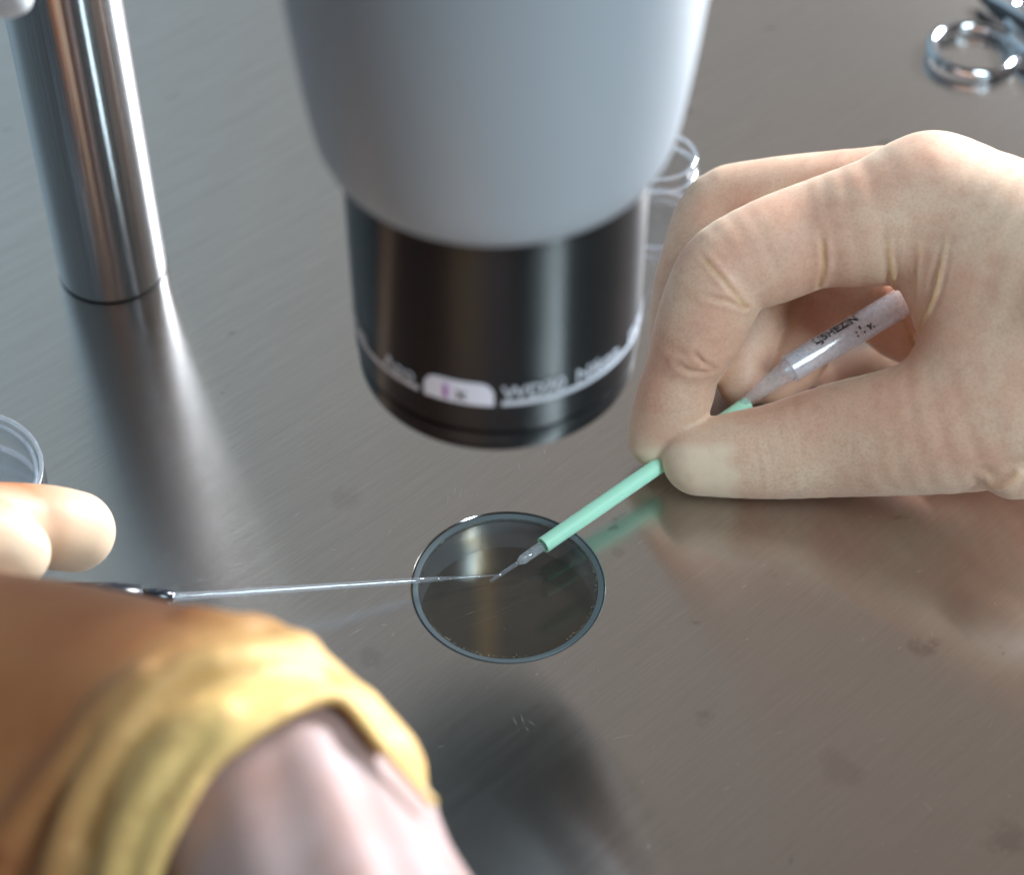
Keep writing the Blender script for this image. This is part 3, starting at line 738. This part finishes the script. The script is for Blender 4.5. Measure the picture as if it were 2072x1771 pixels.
valleys = [(np.array([p for p in (march(u, v, base_left, 250, 560) for u, v in spline(pts, 16)) if p is not None]), dp, wv_) for pts, dp, wv_ in VL]
cdir = atd(400, 1200, 372)-atd(620, 1560, 350); cdir /= np.linalg.norm(cdir)
def field_left(P):
    d = cut_left(P)
    # crumpled latex near the cuff
    a_ = (P-rim[20])@cdir; near = np.exp(-(np.maximum(np.linalg.norm(P-rim[22], axis=-1)-8, 0)/26)**2)
    d = d+near*.42*(.25*np.sin(P@np.array([.9, .5, -.7])+1.5*np.sin(P@np.array([-.2, .35, .5])))*np.sin(a_*.8)+.8*np.sin(a_*.55+1.2*np.sin(P[..., 0]*.11)+.02*P[..., 2])*np.sin(P[..., 0]*.13+P[..., 2]*.09+1)+.12*np.sin(P[..., 0]*.42-P[..., 1]*.25+a_*.3))
    for c, dp, wv_ in valleys: d = d+dp*np.exp(-(poly_dist(P, c)/wv_)**2)
    for c, rr in fl_: d = smin(d, poly_dist(P, c[::3])-rr, 3.5)
    # rolled bead along the cuff edge
    m = ((P > rim.min(0)-9) & (P < rim.max(0)+9)).all(-1); b = np.full(P.shape[:-1], 50.0)
    if m.any(): b[m] = poly_dist(P[m], rim[::3])-1.0
    return smin(d, b, 3.0)
allp = np.array([p for p, r in LM+LM2+LF1+LF2+LT]); rmx = 32
lo = np.array([-175, allp[:, 1].min()-rmx, 2]); hi = np.array([10, allp[:, 1].max()+20, allp[:, 2].max()+rmx])
V_, lo_ = build_field(lo, hi, 1.0, field_left)
vs_, fs_ = surface_nets(V_, lo_, 1.0)
la = LM[0][0]
lh = empty('gloved_hand', la, 'left hand in a yellowish latex glove with rolled cuff, blurred in the foreground', 'hand')
LOOSE2 = np.maximum(np.clip(1.25-poly_dist(vs_, rim[::4])/24, 0, 1), np.clip(1.2-np.linalg.norm(vs_-LF2[0][0], axis=1)/14, 0, .0))
LOOSE2 *= np.clip((vs_@rt+100)/40, .25, 1)
PALE = (.9*np.clip(1.5-np.minimum(np.linalg.norm(vs_-LF2[0][0], axis=1), np.linalg.norm(vs_-LF1[0][0], axis=1))/12, 0, 1))
rd = np.full(len(vs_), 99.0)
fdm = np.zeros(len(vs_))
for c, rr in fl_: fdm = np.maximum(fdm, np.exp(-(poly_dist(vs_, c[::4])/8)**2)*.0)
mesh_from('glove', vs_-la, fs_, MAT['latex2'], lh, {'loose': LOOSE2, 'pale': PALE, 'fold': fdm, 'ridge': fdm*0})
q0 = np.array([p for p, r in AX]); 
tend = [np.array([march(u, v, field_arm, 250, 500) for u, v in spline(pts, 9)]) for pts in ([(610, 1500), (655, 1580), (700, 1680), (750, 1800), (800, 1930)], [(700, 1500), (735, 1590), (775, 1690), (815, 1790), (850, 1900)], [(560, 1500), (565, 1620), (590, 1760), (620, 1900)])]
def field_skin(P):
    d = field_arm(P)
    return d-.9*np.exp(-(poly_dist(P, tend[0])/4.5)**2)+.9*np.exp(-(poly_dist(P, tend[1])/3.2)**2)+.9*np.exp(-(poly_dist(P, tend[2])/5)**2)
V_, lo_ = build_field(q0.min(0)-38, q0.max(0)+38, 1.3, field_skin)
vs_, fs_ = surface_nets(V_, lo_, 1.3)
mesh_from('forearm', vs_-la, fs_, MAT['skin'], lh)
